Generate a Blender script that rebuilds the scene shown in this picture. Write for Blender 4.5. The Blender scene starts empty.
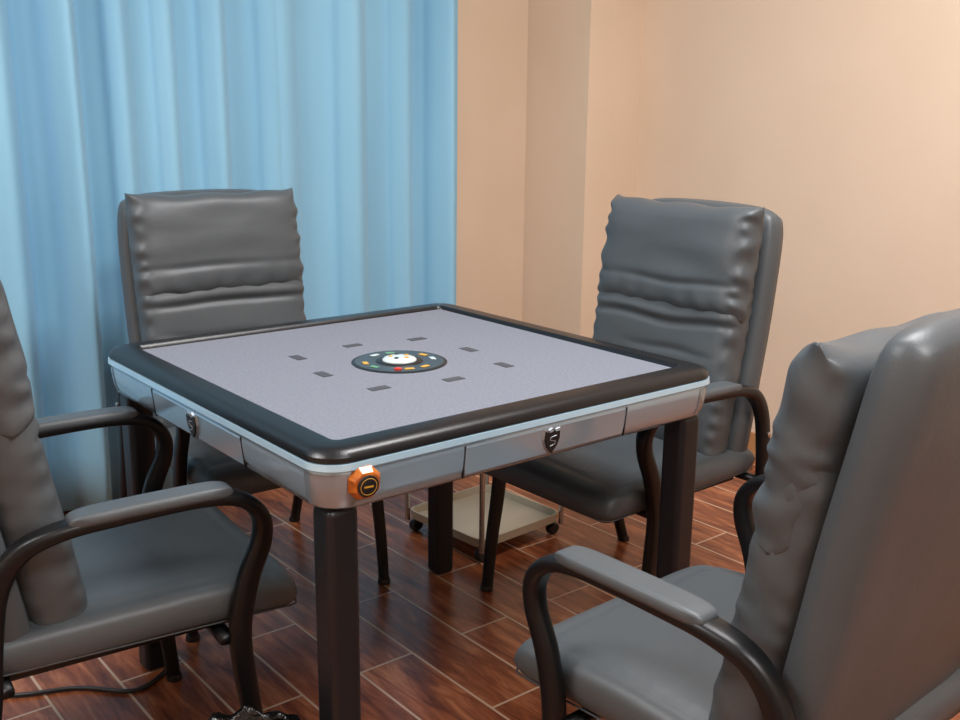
import bpy, bmesh, math, random
from mathutils import Vector, Matrix, noise
random.seed(4)
scene=bpy.context.scene
try:
    scene.view_settings.view_transform='Standard'
except Exception: pass
COL=scene.collection
# ---------------------------------------------------------------- materials
def srgb(r,g,b):
    def f(c):
        c/=255.0
        return c/12.92 if c<=0.04045 else ((c+0.055)/1.055)**2.4
    return (f(r),f(g),f(b),1)
def newmat(name,col,rough=.5,metal=0,spec=.5,coat=0,sheen=0):
    m=bpy.data.materials.new(name);m.use_nodes=True
    b=m.node_tree.nodes['Principled BSDF']
    b.inputs['Base Color'].default_value=col;b.inputs['Roughness'].default_value=rough
    b.inputs['Metallic'].default_value=metal;b.inputs['Specular IOR Level'].default_value=spec
    b.inputs['Coat Weight'].default_value=coat
    b.inputs['Sheen Weight'].default_value=sheen
    return m
def nd(m,t,**k):
    n=m.node_tree.nodes.new(t)
    for a,v in k.items(): setattr(n,a,v)
    return n
def bsdf(m): return m.node_tree.nodes['Principled BSDF']
def add_bump(m,scale,strength,dist=.002,detail=4,coord='Object',prev=None,stretch=None):
    L=m.node_tree.links
    tc=nd(m,'ShaderNodeTexCoord');n=nd(m,'ShaderNodeTexNoise');n.inputs['Scale'].default_value=scale;n.inputs['Detail'].default_value=detail
    if stretch:
        mp=nd(m,'ShaderNodeMapping');mp.inputs['Scale'].default_value=stretch
        L.new(tc.outputs[coord],mp.inputs[0]);L.new(mp.outputs[0],n.inputs['Vector'])
    else: L.new(tc.outputs[coord],n.inputs['Vector'])
    b=nd(m,'ShaderNodeBump');b.inputs['Strength'].default_value=strength;b.inputs['Distance'].default_value=dist
    L.new(n.outputs['Fac'],b.inputs['Height'])
    if prev: L.new(prev.outputs[0],b.inputs['Normal'])
    L.new(b.outputs[0],bsdf(m).inputs['Normal'])
    return b
def add_var(m,c1,c2,scale,detail=3,stretch=None,lo=.35,hi=.65):
    L=m.node_tree.links
    tc=nd(m,'ShaderNodeTexCoord');n=nd(m,'ShaderNodeTexNoise');n.inputs['Scale'].default_value=scale;n.inputs['Detail'].default_value=detail
    mp=nd(m,'ShaderNodeMapping')
    if stretch: mp.inputs['Scale'].default_value=stretch
    L.new(tc.outputs['Object'],mp.inputs[0]);L.new(mp.outputs[0],n.inputs['Vector'])
    r=nd(m,'ShaderNodeValToRGB');r.color_ramp.elements[0].position=lo;r.color_ramp.elements[1].position=hi
    r.color_ramp.elements[0].color=c1;r.color_ramp.elements[1].color=c2
    L.new(n.outputs['Fac'],r.inputs[0]);L.new(r.outputs[0],bsdf(m).inputs['Base Color'])

leather=newmat('grey_leather',srgb(73,79,83),.43,spec=.42)
add_var(leather,srgb(71,77,81),srgb(76,82,86),3)
b1=add_bump(leather,16,.35,.004,3)
add_bump(leather,420,.25,.0008,2,prev=b1)
piping_m=newmat('grey_piping',srgb(54,58,61),.5)
black=newmat('black_metal',srgb(15,16,18),.36,spec=.3)
add_bump(black,500,.1,.0005,2)
screw_m=newmat('steel',srgb(190,190,190),.25,1)
wallm=newmat('wall_paint_peach',srgb(218,197,174),.85,spec=.2)
add_var(wallm,srgb(216,195,172),srgb(220,199,177),2.5)
add_bump(wallm,220,.25,.0015,3)
ceilm=newmat('ceiling_paint',srgb(236,238,238),.9)
basem=newmat('baseboard_wood',srgb(176,128,84),.45)
curt=newmat('curtain_fabric',srgb(136,188,216),.8,sheen=.2,spec=.2)
add_var(curt,srgb(132,184,213),srgb(142,193,220),1.2,2,(3,3,.6))
add_bump(curt,900,.2,.0005,2)
felt=newmat('table_felt',srgb(110,115,126),.95,spec=.1,sheen=.1)
add_var(felt,srgb(105,110,121),srgb(115,120,131),160,4)
add_bump(felt,500,.3,.0005,3)
rimm=newmat('rim_black',srgb(18,19,22),.32,spec=.42)
add_bump(rimm,300,.3,.0006,3)
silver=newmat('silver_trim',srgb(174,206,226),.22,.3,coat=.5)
bsdf(silver).inputs['Emission Color'].default_value=(.55,.82,1,1);bsdf(silver).inputs['Emission Strength'].default_value=.06  # cyan tint and faint emission stand in for light reflected off the lip
chrome=newmat('badge_silver',srgb(170,178,186),.3,.7)
panel=newmat('blue_grey_panel',srgb(160,182,198),.2,.5,coat=.6)
panel2=newmat('panel_corner',srgb(150,166,180),.2,.55,coat=.6)
legm=newmat('leg_black',srgb(24,25,29),.4,spec=.4)
dark=newmat('dark_plastic',srgb(22,23,25),.4)
slot_m=newmat('slot_grey',srgb(62,64,70),.7)
white_m=newmat('white_plastic',srgb(190,203,203),.25,coat=.4)
orange_m=newmat('amber_plastic',srgb(186,100,20),.32,coat=.3)
add_var(orange_m,srgb(150,70,10),srgb(208,120,30),60)
gold_m=newmat('gold_print',srgb(196,150,50),.4)
green_m=newmat('green_print',srgb(90,140,110),.4)
red_m=newmat('red_print',srgb(190,50,40),.4)
tray_m=newmat('tray_plastic',srgb(178,168,148),.4)
bag_m=newmat('black_bag',srgb(14,14,16),.25)
add_bump(bag_m,22,.8,.02,4)
# floor
floorm=newmat('floor_wood_tile',(.2,.08,.04,1),.27,spec=.5)
def build_floor(m):
    L=m.node_tree.links;b=bsdf(m)
    tc=nd(m,'ShaderNodeTexCoord');mp=nd(m,'ShaderNodeMapping')
    mp.inputs['Rotation'].default_value=(0,0,math.radians(90));mp.inputs['Location'].default_value=(.03,.05,0)
    L.new(tc.outputs['Object'],mp.inputs[0])
    br=nd(m,'ShaderNodeTexBrick');br.offset=.5
    br.inputs['Scale'].default_value=1;br.inputs['Brick Width'].default_value=.6;br.inputs['Row Height'].default_value=.15
    br.inputs['Mortar Size'].default_value=.0032;br.inputs['Mortar Smooth'].default_value=.1
    br.inputs['Color1'].default_value=(0,0,0,1);br.inputs['Color2'].default_value=(1,1,1,1)
    L.new(mp.outputs[0],br.inputs['Vector'])
    mp2=nd(m,'ShaderNodeMapping');mp2.inputs['Scale'].default_value=(3,20,1)
    L.new(mp.outputs[0],mp2.inputs[0])
    add=nd(m,'ShaderNodeVectorMath');add.operation='ADD'
    sc=nd(m,'ShaderNodeVectorMath');sc.operation='SCALE';sc.inputs['Scale'].default_value=7.3
    L.new(br.outputs['Color'],sc.inputs[0]);L.new(mp2.outputs[0],add.inputs[0]);L.new(sc.outputs[0],add.inputs[1])
    n=nd(m,'ShaderNodeTexNoise');n.inputs['Scale'].default_value=1.6;n.inputs['Detail'].default_value=7;n.inputs['Roughness'].default_value=.62;n.inputs['Distortion'].default_value=.8
    L.new(add.outputs[0],n.inputs['Vector'])
    r=nd(m,'ShaderNodeValToRGB');e=r.color_ramp.elements
    e[0].position=.32;e[0].color=srgb(94,44,26);e[1].position=.70;e[1].color=srgb(196,126,84)
    x=e.new(.52);x.color=srgb(150,83,51)
    L.new(n.outputs['Fac'],r.inputs[0])
    mul=nd(m,'ShaderNodeMix');mul.data_type='RGBA';mul.blend_type='MULTIPLY';mul.inputs[0].default_value=.18
    L.new(r.outputs[0],mul.inputs[6]);L.new(br.outputs['Color'],mul.inputs[7])
    mx=nd(m,'ShaderNodeMix');mx.data_type='RGBA'
    L.new(br.outputs['Fac'],mx.inputs[0]);L.new(mul.outputs[2],mx.inputs[6]);mx.inputs[7].default_value=srgb(198,168,142)
    L.new(mx.outputs[2],b.inputs['Base Color'])
    bp=nd(m,'ShaderNodeBump');bp.invert=True;bp.inputs['Strength'].default_value=.5;bp.inputs['Distance'].default_value=.002
    L.new(br.outputs['Fac'],bp.inputs['Height'])
    b2=nd(m,'ShaderNodeBump');b2.inputs['Strength'].default_value=.15;b2.inputs['Distance'].default_value=.002
    L.new(n.outputs['Fac'],b2.inputs['Height']);L.new(bp.outputs[0],b2.inputs['Normal']);L.new(b2.outputs[0],b.inputs['Normal'])
build_floor(floorm)
# ---------------------------------------------------------------- mesh helpers
def mk(name,verts,faces,mat,parent=None,smooth=True,fixn=True):
    me=bpy.data.meshes.new(name);me.from_pydata([tuple(v) for v in verts],[],faces)
    if fixn:
        bm=bmesh.new();bm.from_mesh(me);bmesh.ops.recalc_face_normals(bm,faces=bm.faces);bm.to_mesh(me);bm.free()
    for p in me.polygons:p.use_smooth=smooth
    o=bpy.data.objects.new(name,me);COL.objects.link(o);me.materials.append(mat)
    if parent:o.parent=parent
    return o
def empty(name,loc=(0,0,0),rot=0):
    e=bpy.data.objects.new(name,None);COL.objects.link(e);e.location=loc;e.rotation_euler=(0,0,rot);e.empty_display_size=.1;return e
def rbox(name,size,loc,mat,parent=None,r=.005,seg=3,rot=(0,0,0)):
    bm=bmesh.new();bmesh.ops.create_cube(bm,size=1)
    for v in bm.verts:v.co=Vector((v.co.x*size[0],v.co.y*size[1],v.co.z*size[2]))
    if r>0:bmesh.ops.bevel(bm,geom=bm.edges[:],offset=r,segments=seg,profile=.5,affect='EDGES')
    me=bpy.data.meshes.new(name);bm.to_mesh(me);bm.free()
    for p in me.polygons:p.use_smooth=r>0
    o=bpy.data.objects.new(name,me);COL.objects.link(o);me.materials.append(mat)
    o.location=loc;o.rotation_euler=rot
    if parent:o.parent=parent
    if r>0:
        mod=o.modifiers.new('wn','WEIGHTED_NORMAL')
    return o
def lathe(name,prof,mat,parent=None,loc=(0,0,0),n=32,rot=(0,0,0),smooth=True,off=0):
    V=[];F=[]
    for r,z in prof:
        for i in range(n):
            a=2*math.pi*i/n+off;V.append((r*math.cos(a),r*math.sin(a),z))
    for j in range(len(prof)-1):
        for i in range(n):
            k=(i+1)%n;F.append((j*n+i,j*n+k,(j+1)*n+k,(j+1)*n+i))
    F.append(tuple(range(n))[::-1]);F.append(tuple(range((len(prof)-1)*n,len(prof)*n)))
    o=mk(name,V,F,mat,parent,smooth);o.location=loc;o.rotation_euler=rot
    if smooth:o.data.set_sharp_from_angle(angle=math.radians(40))
    return o
def rsq(h,r,n=8):
    pts=[]
    for cx,cy,a0 in ((1,1,0),(-1,1,90),(-1,-1,180),(1,-1,270)):
        for i in range(n+1):
            a=math.radians(a0+90*i/n);pts.append((cx*(h-r)+r*math.cos(a),cy*(h-r)+r*math.sin(a)))
    return pts
def loft(name,prof,mat,parent,caps=False,sharp=True):
    V=[];F=[]
    for h,r,z in prof:
        for x,y in rsq(h,r):V.append((x,y,z))
    n=36
    for j in range(len(prof)-1):
        for i in range(n):
            k=(i+1)%n;F.append((j*n+i,j*n+k,(j+1)*n+k,(j+1)*n+i))
    if caps:
        F.append(tuple(range(n))[::-1]);F.append(tuple(range((len(prof)-1)*n,len(prof)*n)))
    o=mk(name,V,F,mat,parent,True)
    if sharp:
        o.data.set_sharp_from_angle(angle=math.radians(35))
    return o
def catmull(P,n=8):
    out=[]
    for i in range(len(P)-1):
        p0=P[max(i-1,0)];p1=P[i];p2=P[i+1];p3=P[min(i+2,len(P)-1)]
        for j in range(n):
            t=j/n
            out.append([.5*((2*b)+(-a+c)*t+(2*a-5*b+4*c-d)*t*t+(-a+3*b-3*c+d)*t**3) for a,b,c,d in zip(p0,p1,p2,p3)])
    out.append(list(P[-1]));return out
def sweep(name,P,mat,parent,side=Vector((1,0,0)),n=8,m=16,power=3.0):
    Q=catmull(P,n);V=[];F=[]
    for i,q in enumerate(Q):
        a=Vector(Q[max(i-1,0)][:3]);b=Vector(Q[min(i+1,len(Q)-1)][:3]);t=(b-a).normalized()
        s=(side-t*side.dot(t)).normalized();u=t.cross(s)
        for k in range(m):
            an=2*math.pi*(k+.5)/m;c=math.cos(an);si=math.sin(an)
            c=math.copysign(abs(c)**(2/power),c);si=math.copysign(abs(si)**(2/power),si)
            V.append(Vector(q[:3])+s*c*q[3]/2+u*si*q[4]/2)
    for i in range(len(Q)-1):
        for k in range(m):
            l=(k+1)%m;F.append((i*m+k,i*m+l,(i+1)*m+l,(i+1)*m+k))
    F.append(tuple(range(m))[::-1]);F.append(tuple(range((len(Q)-1)*m,len(Q)*m)))
    return mk(name,V,F,mat,parent)
def tube(name,pts,r,mat,parent,closed=False,m=8):
    cu=bpy.data.curves.new(name,'CURVE');cu.dimensions='3D';cu.bevel_depth=r;cu.bevel_resolution=3
    sp=cu.splines.new('POLY');sp.points.add(len(pts)-1)
    for p,q in zip(sp.points,pts):p.co=(q[0],q[1],q[2],1)
    sp.use_cyclic_u=closed;cu.use_fill_caps=True
    o=bpy.data.objects.new(name,cu);COL.objects.link(o);cu.materials.append(mat)
    if parent:o.parent=parent
    for s in cu.splines:s.use_smooth=True
    return o
def pillow(name,a,b,c,mat,parent,f,p=6,q=.5,disp=None,N=40,M=40,corner=.12,back=None,band=0):
    """two bulging sheets joined along a rounded outline; local (x,h,n) mapped by f"""
    V=[];F=[];idx={}
    def P(i,j,s):
        u=math.sin(math.pi/2*(2*i/N-1));v=math.sin(math.pi/2*(2*j/M-1))
        u=.5*u+.5*(2*i/N-1);v=.5*v+.5*(2*j/M-1)
        t=max(0,(1-abs(u)**p))*max(0,(1-abs(v)**p));t=t**q
        cc=c if s>0 else (back if back is not None else c)
        n=s*(cc*t)
        x=a*u*(1-corner*.5*abs(v)**8*abs(u)**2);h=b*v*(1-corner*.5*abs(u)**8*abs(v)**2)
        if disp:
            dx,dh,dn=disp(u,v,s,t);x+=dx;h+=dh;n+=dn
        return f(x,h,n)
    for s in (1,-1):
        for i in range(N+1):
            for j in range(M+1):
                bd=i in(0,N) or j in(0,M)
                key=(i,j,0 if bd else s)
                if key not in idx:
                    idx[key]=len(V);V.append(P(i,j,s))
    def g(i,j,s):return idx[(i,j,0 if (i in(0,N) or j in(0,M)) else s)]
    for s in (1,-1):
        for i in range(N):
            for j in range(M):
                q4=(g(i,j,s),g(i+1,j,s),g(i+1,j+1,s),g(i,j+1,s));F.append(q4 if s>0 else q4[::-1])
    return mk(name,V,F,mat,parent)
# ---------------------------------------------------------------- chair
REC=math.radians(10)
def G(x,m,s):return math.exp(-((x-m)/s)**2)
def backmap(n0,h0):
    def f(x,h,n):
        H=h+h0;Nn=n+n0
        cur=-.012*math.cos(x/.26*1.3)+.012
        Nn+=cur
        y=-.130-H*math.sin(REC)+Nn*math.cos(REC)
        z=.40+H*math.cos(REC)+Nn*math.sin(REC)
        return Vector((x,y,z))
    return f
def chair(loc,rot,seed,drop=0.0):
    root=empty('office_armchair',loc,rot)
    so=Vector((seed*7.1,seed*3.3,0))
    nz=lambda u,v,sc:noise.noise(Vector((u*sc,v*sc,0))+so)
    SC=.050
    def fs(x,h,n):return Vector((x,h+SC,.420+n-.016*(max(0,h)/.27)**3))
    def ds(u,v,s,t):
        return (0,0,(.004*nz(u,v,1.6)+.006*(1-u*u)*(1-v*v)-.0025*G(v,.80,.03)-.0025*G(abs(u),.86,.03)*(v<.8))*t if s>0 else 0)
    pillow('seat',.252,.278,.042,leather,root,fs,p=12,q=.42,disp=ds,back=.04,corner=.08,N=64,M=64)
    for nm,zz,k in (('seat_piping_low',.398,.99),):
        pts=[]
        for x,y in rsq(1,.1,6):
            xx=x*.247*k;yy=y*.273*k
            pts.append((xx,yy+SC,zz-.016*(max(0,yy)/.27)**3))
        tube(nm,pts,.0018,piping_m,root,True)
    rbox('seat_pan',(.42,.42,.02),(0,.03,.374),black,root,.006)
    # padded back shell
    def dsh(u,v,s,t): return (-.010*max(0,v)**2*u,.010*(1-u*u)*max(0,v),.002*nz(u,v,2)*t)
    pillow('back_shell',.241,.333,.036,leather,root,backmap(-.035,.325),p=20,q=.36,disp=dsh,corner=.10,back=.034)
    # lower cushion with soft drape folds under the head cushion
    def dlow(u,v,s,t):
        cr=.0035*math.sin(v*30+seed*2+4*nz(u,v,1.5))*G(abs(u),.97,.05)
        if s<0:return(0,0,cr*.6)
        r=.0025*nz(u*.8,v*2,1.3)
        w1=.08*nz(u,0,1.2);w2=.07*nz(u,3,1.5)
        fold=-.008*G(v,.46+w1,.035)*(1-.4*abs(u))+.004*G(v,.54+w1,.05)-.004*G(v,.14+w2,.04)*max(0,math.sin(u*2.2+seed))-.003*G(v,-.28+w2,.03)
        gath=.0022*math.sin(u*24+seed+2*nz(u,v,2))*max(0,(v-.6)/.4)
        return (.0022*math.copysign(1,u)*abs(u)**6*math.sin(v*13+seed),0,r*t+fold*t+gath*t+cr)
    pillow('lower_cushion',.231,.235,.054,leather,root,backmap(.047,.245),p=10,q=.40,disp=dlow,N=64,M=110,back=.055,corner=.04)
    # head cushion, puffy; gathered along lower seam and ends
    def dh(u,v,s,t):
        cr=.004*math.sin(v*19+seed*2+4*nz(u,v,1.5))*G(abs(u),.96,.06)
        if s<0:return(0,0,cr*.6)
        w=.10*nz(u,0,1.3)
        g=.0025*math.sin(u*19+seed*3+2.5*nz(u,v,2))*max(0,-v)**2
        g+=.005*nz(u*.8,v*1.6,1.3)*t
        g-=.005*G(v,-.45+w,.07)*t*(.3+.7*abs(math.sin(u*1.7+seed)))
        return (.003*math.copysign(1,u)*abs(u)**6*math.sin(v*11+seed*2),.003*abs(v)**6*math.sin(u*9+seed)+.010*abs(u)**9*max(0,v),g+cr)
    pillow('head_cushion',.234,.136,.060,leather,root,backmap(.055,.512-drop),p=7,q=.42,disp=dh,N=80,M=72,back=.055,corner=.0)
    # side frames
    for sx in (-1,1):
        X=.270*sx
        P=[(X+.004*sx,.232,0,.024,.030),(X+.003*sx,.218,.14,.026,.034),(X,.200,.28,.028,.038),(X,.194,.38,.028,.04),
           (X,.212,.47,.028,.04),(X,.240,.54,.03,.036),(X,.238,.588,.038,.030),(X,.200,.624,.046,.026),(X,.13,.636,.048,.024),
           (X,0,.634,.048,.024),(X,-.09,.628,.046,.026),(X,-.150,.606,.038,.032),(X,-.188,.55,.03,.038),(X,-.205,.46,.028,.04),(X,-.218,.34,.028,.038),
           (X+.002*sx,-.258,.16,.026,.034),(X+.004*sx,-.312,0,.024,.030)]
        tag='left' if sx<0 else 'right'
        sweep('side_frame_'+tag,P,black,root)
        def fp(x,h,n,X=X):return Vector((X+x,.055+h,.644+n+.01*(h)-.8*abs(h)**3))
        pillow('arm_pad_'+tag,.027,.134,.013,leather,root,fp,p=8,q=.4,N=14,M=36,back=.008,corner=.35)
        for yy,zz in ((-.203,.50),(-.207,.46)):
            lathe('screw_'+tag,[(.007,0),(.007,.003),(.004,.005)],screw_m,root,(X+.0145*sx,yy,zz),16,(0,math.radians(90)*sx,0))
        lathe('foot_front_'+tag,[(.017,0),(.018,.004),(.016,.014)],dark,root,(X+.004*sx,.232,0),16)
        lathe('foot_rear_'+tag,[(.017,0),(.018,.004),(.016,.014)],dark,root,(X+.004*sx,-.312,0),16)
    sweep('crossbar_front',[(-.27,.17,.366,.03,.018),(0,.17,.366,.03,.018),(.27,.17,.366,.03,.018)],black,root,Vector((0,1,0)),4,10)
    sweep('crossbar_rear',[(-.27,-.19,.38,.03,.018),(0,-.19,.38,.03,.018),(.27,-.19,.38,.03,.018)],black,root,Vector((0,1,0)),4,10)
    return root
R=math.radians
chair((-.016,.696,0),3.0977,1)        # behind table, by the curtain
chair((.680,-.026,0),1.5795,2)    # far right
chair((-.662,.080,0),-1.655,3)    # near left
chair((.046,-.918,0),.038,4,.045)      # near right
# ---------------------------------------------------------------- table
T=empty('mahjong_table',(-.002,0,0))
loft('rim',[(.408,.012,.754),(.410,.012,.762),(.415,.014,.767),(.447,.04,.767),(.461,.048,.763),(.468,.054,.755),(.469,.056,.747),(.462,.055,.744)],rimm,T)
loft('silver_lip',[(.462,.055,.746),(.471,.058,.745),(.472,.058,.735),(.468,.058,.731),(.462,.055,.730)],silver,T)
loft('apron_panel',[(.464,.056,.733),(.4665,.057,.728),(.4665,.057,.715),(.463,.055,.688),(.456,.050,.670),(.448,.048,.663),(.42,.04,.660)],panel,T,caps=False)
loft('bottom_tray',[(.43,.04,.664),(.425,.04,.660),(.37,.04,.658)],dark,T,caps=True)
rbox('felt_top',(.818,.818,.012),(0,0,.752),felt,T,0)
for sx in(-1,1):
    for sy in(-1,1):
        t='%s%s'%('l' if sx<0 else 'r','n' if sy<0 else 'f')
        rbox('leg_'+t,(.057,.057,.664),(sx*.418,sy*.418,.332),legm,T,.012,4)
tilt=math.atan2(.0045,.04)
for i in range(4):
    a=i*math.pi/2
    Gp=bpy.data.objects.new('apron_face_%d'%i,None);COL.objects.link(Gp);Gp.parent=T;Gp.rotation_euler=(0,0,a)
    for sx in(-1,1):
        rbox('seam',(.0022,.004,.058),(sx*.195,-.4635,.699),dark,Gp,0,rot=(tilt,0,0))
    rbox('centre_panel',(.384,.006,.052),(0,-.4625,.700),panel,Gp,.0025,2,rot=(tilt,0,0))
    def shield(s,z0,name,mat,dy):
        pts=[(-.8,1),(-.35,.93),(0,1.08),(.35,.93),(.8,1),(.86,.2),(.6,-.5),(0,-1.15),(-.6,-.5),(-.86,.2)]
        V=[(x*s,-dy,y*s) for x,y in pts]+[(x*s*.9,-dy-.004,y*s*.9) for x,y in pts];n=len(pts)
        F=[tuple(range(n,2*n))]+[(k,(k+1)%n,n+(k+1)%n,n+k) for k in range(n)]
        o=mk(name,V,F,mat,Gp,False);o.location=(0,-.4650,z0);o.rotation_euler=(tilt,0,0)
    shield(.025,.700,'shield_border',chrome,0);shield(.0215,.700,'shield_plate',dark,.003)
    o=tube('shield_mark',[(.008,0,.010),(-.006,0,.008),(-.007,0,.003),(.006,0,-.001),(.006,0,-.006),(-.006,0,-.009)],.0010,chrome,Gp)
    o.location=(0,-.4650-.0075,.700);o.rotation_euler=(tilt,0,0)
for sx in(-1,1):
    for sy in(-1,1):
        V=[];F=[];K=14
        ang=math.atan2(sy,sx)
        prof=((.4675,.0575,.7275),(.4675,.0575,.715),(.464,.0555,.688),(.4575,.0505,.671))
        for h,r,z in prof:
            cx=sx*(h-r);cy=sy*(h-r);row=[]
            for k in range(K+1):
                an=ang-math.pi/4+math.pi/2*k/K;row.append((cx+r*math.cos(an),cy+r*math.sin(an),z))
            V+=row
        n=K+1
        for j in range(len(prof)-1):
            for k in range(K):F.append((j*n+k,j*n+k+1,(j+1)*n+k+1,(j+1)*n+k))
        mk('corner_plate',V,F,panel2,T)
kn=bpy.data.objects.new('amber_button',None);COL.objects.link(kn);kn.parent=T
kn.location=(-.396,-.465,.711);kn.rotation_euler=(R(90)+tilt,0,R(-6));kn.scale=(1.1,1.1,1)
lathe('button_body',[(.026,0),(.027,.006),(.021,.017),(.015,.019)],orange_m,kn,n=8,smooth=False,off=R(22.5))
lathe('button_face',[(.0165,.0185),(.0165,.021),(.015,.022)],dark,kn,n=24)
for rr in(.0125,):
    tube('button_ring',[(rr*math.cos(k*math.pi/12),rr*math.sin(k*math.pi/12),.0222) for k in range(24)],.0005,gold_m,kn,True)
rbox('button_text',(.014,.0025,.001),(0,0,.0226),gold_m,kn,0)
zt=.7585
k=0
for x,y in((-.155,.155),(.155,-.155),(-.155,-.155),(.155,.155),(0,-.185),(-.185,0),(.185,0),(0,.185)):
    a=math.atan2(y,x)+math.pi/2
    if x and y: a=0 if x*y>0 else math.pi/2
    rbox('felt_slot_%d'%k,(.042,.022,.001),(x-.012,y-.012,zt),slot_m,T,0,rot=(0,0,a));k+=1
cp=bpy.data.objects.new('control_disc',None);COL.objects.link(cp);cp.parent=T;cp.location=(-.015,-.015,.758)
lathe('disc_base',[(.1,0),(.1,.0012),(.098,.002),(.094,.002)],dark,cp,n=64)
disc_top=newmat('disc_face',srgb(50,56,60),.3)
lathe('disc_face',[(.093,.002),(.093,.0025)],disc_top,cp,n=64)
lathe('disc_inner',[(.050,.0025),(.048,.004)],dark,cp,n=48)
lathe('dice_dome',[(.036,.004),(.036,.006),(.033,.009),(.024,.0115),(.012,.013),(.001,.0132)],white_m,cp,n=40)
for i in range(5):
    a=i*1.257;rbox('die_%d'%i,(.008,.008,.002),(.018*math.cos(a),.018*math.sin(a),.0128),dark if i%2 else gold_m,cp,.0005,1,rot=(0,0,a))
for i in range(12):
    a=i*math.pi/6+.2
    if i%3==1: continue
    rbox('disc_mark_%d'%i,(.020,.011,.0012),(.073*math.cos(a),.073*math.sin(a),.0032),(gold_m,gold_m,green_m,white_m)[i%4],cp,.0005,1,rot=(0,0,a+math.pi/2))
lathe('disc_red_button',[(.008,.0025),(.008,.005),(.006,.006)],red_m,cp,loc=(-.045,-.06,0),n=20)
# ---------------------------------------------------------------- small items
tr=empty('tea_trolley',(.690,.558,0),R(4))
tr.scale=(1.15,1.15,1)
for nm,z in(('lower_tray',.042),('upper_tray',.50)):
    loftp=[(.14,.03,z),(.145,.03,z+.003),(.148,.03,z+.030),(.144,.03,z+.030),(.141,.03,z+.008),(.05,.02,z+.006)]
    loft(nm,loftp,tray_m,tr,caps=True)
for sx in(-1,1):
    for sy in(-1,1):
        tube('post',[(sx*.146,sy*.146,.035),(sx*.146,sy*.146,.56)],.007,screw_m,tr)
        lathe('caster',[(.001,-.01),(.016,-.01),(.019,-.005),(.019,.005),(.016,.01),(.001,.01)],dark,tr,(sx*.13,sy*.13,.0195),20,(R(90),0,0))
tb=empty('trash_bin',(-.553,-.338,0))
lathe('bin_body',[(.075,0),(.08,.005),(.094,.225),(.096,.23),(.090,.23),(.076,.01)],dark,tb,n=40)
V=[];F=[];n=60;rows=[(.089,.12),(.091,.2),(.094,.235),(.100,.247),(.104,.24),(.102,.21),(.100,.17)]
for j,(r,z) in enumerate(rows):
    for i in range(n):
        a=2*math.pi*i/n;k=noise.noise(Vector((math.cos(a)*4,math.sin(a)*4,j*.5)))
        V.append(((r+.005*k)*math.cos(a),(r+.005*k)*math.sin(a),z+.018*k*(j>1)))
for j in range(len(rows)-1):
    for i in range(n):F.append((j*n+i,j*n+(i+1)%n,(j+1)*n+(i+1)%n,(j+1)*n+i))
mk('bin_bag',V,F,bag_m,tb)
pc=catmull([(-.41,.37,.006),(-.5,.33,.006),(-.6,.42,.006),(-.75,.5,.006),(-.95,.75,.006),(-1.2,1.0,.006)],10)
tube('power_cable',pc,.005,dark,None)
# ---------------------------------------------------------------- room
XR=1.977;XL=-2.6;YB=1.526;YF=-3.2;H=2.75;th=.12
def slab(name,x0,x1,y0,y1,z0,z1,mat):
    return rbox(name,(x1-x0,y1-y0,z1-z0),((x0+x1)/2,(y0+y1)/2,(z0+z1)/2),mat,None,0)
slab('floor',XL-th,XR+th,YF-th,YB+th,-.1,0,floorm)
slab('ceiling',XL-th,XR+th,YF-th,YB+th,H,H+.1,ceilm)
slab('wall_back',XL-th,XR+th,YB,YB+th,0,H,wallm)
slab('wall_right',XR,XR+th,YF,YB,0,H,wallm)
slab('wall_left',XL-th,XL,YF,YB,0,H,wallm)
slab('wall_front',XL-th,XR+th,YF-th,YF,0,H,wallm)
CX=1.686;CY=1.17
slab('wall_column',CX,XR,CY,YB,0,H,wallm)
slab('baseboard_right',XR-.012,XR,YF,CY,0,.09,basem)
slab('baseboard_column_front',CX-.012,XR-.012,CY-.012,CY,0,.09,basem)
slab('baseboard_column_side',CX-.012,CX,CY,YB,0,.09,basem)
slab('baseboard_back',XL,CX-.012,YB-.012,YB,0,.09,basem)
# curtain
X0,X1=-2.45,1.272
NX=900;V=[];F=[];NZ=14
def fold(x,z):
    w=noise.noise(Vector((x*1.6,0,3)))
    ph=x*2*math.pi/.20+6*noise.noise(Vector((x*1.5,5,0)))
    amp=.060*(.35+1.2*abs(noise.noise(Vector((x*2.1,9,0)))*2))
    s=math.sin(ph)
    s=math.copysign(abs(s)**.6,s)
    d=amp*s+amp*.20*math.sin(ph*2+1.2+z*.2)+.015*w
    d+=.005*noise.noise(Vector((x*6,z*.8,1)))
    return max(-.10,min(.10,d*(1-.12*z/H)))
for i in range(NX+1):
    x=X0+(X1-X0)*i/NX
    for j in range(NZ+1):
        z=.02+(H-.08)*j/NZ
        V.append((x+.012*noise.noise(Vector((x*4,z*.7,7)))*min(1,(X1-x)*5),YB-.12+fold(x,z),z))
for i in range(NX):
    for j in range(NZ):
        a=i*(NZ+1)+j;F.append((a,a+NZ+1,a+NZ+2,a+1))
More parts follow.
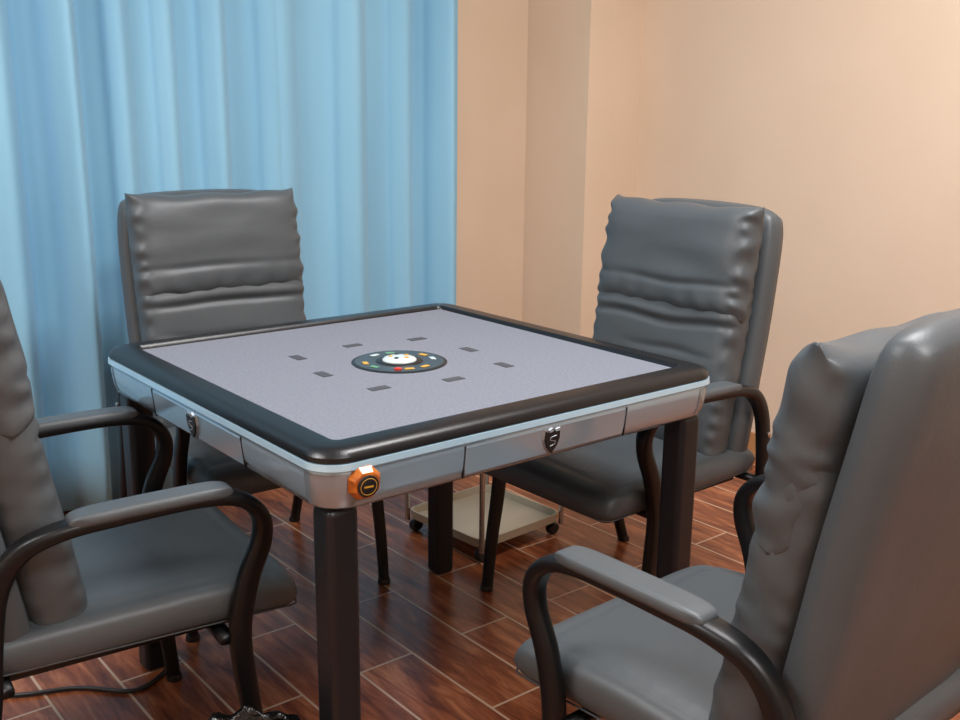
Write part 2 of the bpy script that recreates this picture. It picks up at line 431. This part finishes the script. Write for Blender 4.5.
cobj=mk('curtain',V,F,curt,None,True,False)
so=cobj.modifiers.new('s','SOLIDIFY');so.thickness=.003
tube('curtain_rail',[(XL+.02,YB-.12,H-.03),(X1+.1,YB-.12,H-.03)],.014,screw_m,None)
# ceiling lamps
lampm=newmat('lamp_panel',(1,1,1,1),.5)
bsdf(lampm).inputs['Emission Color'].default_value=(1,.99,.98,1);bsdf(lampm).inputs['Emission Strength'].default_value=3
def lamp(x,y,w,pw):
    e=empty('ceiling_lamp',(x,y,0))
    rbox('lamp_frame',(w+.04,w+.04,.03),(0,0,H-.015),screw_m,e,.004)
    rbox('lamp_diffuser',(w,w,.01),(0,0,H-.033),lampm,e,.003)
    l=bpy.data.lights.new('lamp_light','AREA');l.shape='SQUARE';l.size=w;l.energy=pw;l.color=(1,.985,.985)
    o=bpy.data.objects.new('lamp_light',l);COL.objects.link(o);o.parent=e;o.location=(0,0,H-.045)
lamp(.55,-.6,.7,50)
lamp(-1.7,.2,.7,46)
lamp(-.4,-2.1,.8,46)
w=bpy.data.worlds.new('w');scene.world=w;w.use_nodes=True
w.node_tree.nodes['Background'].inputs[0].default_value=(.8,.85,.9,1);w.node_tree.nodes['Background'].inputs[1].default_value=.2
# ---------------------------------------------------------------- camera
f,p,yaw,cx,cy,hh,roll=1032.06,.2368,.8879,-1.2120,-1.7514,1.2710,.0109
Fh=Vector((math.cos(yaw),math.sin(yaw),0));Rr=Vector((math.sin(yaw),-math.cos(yaw),0));Zv=Vector((0,0,1))
Fw=Fh*math.cos(p)-Zv*math.sin(p);U=Fh*math.sin(p)+Zv*math.cos(p)
R2=Rr*math.cos(roll)+U*math.sin(roll);U2=U*math.cos(roll)-Rr*math.sin(roll)
cam=bpy.data.cameras.new('camera');co=bpy.data.objects.new('camera',cam);COL.objects.link(co)
M=Matrix((R2,U2,-Fw)).transposed().to_4x4();M.translation=Vector((cx,cy,hh));co.matrix_world=M
cam.sensor_width=36;cam.lens=36*f/960;cam.clip_start=.02
scene.camera=co
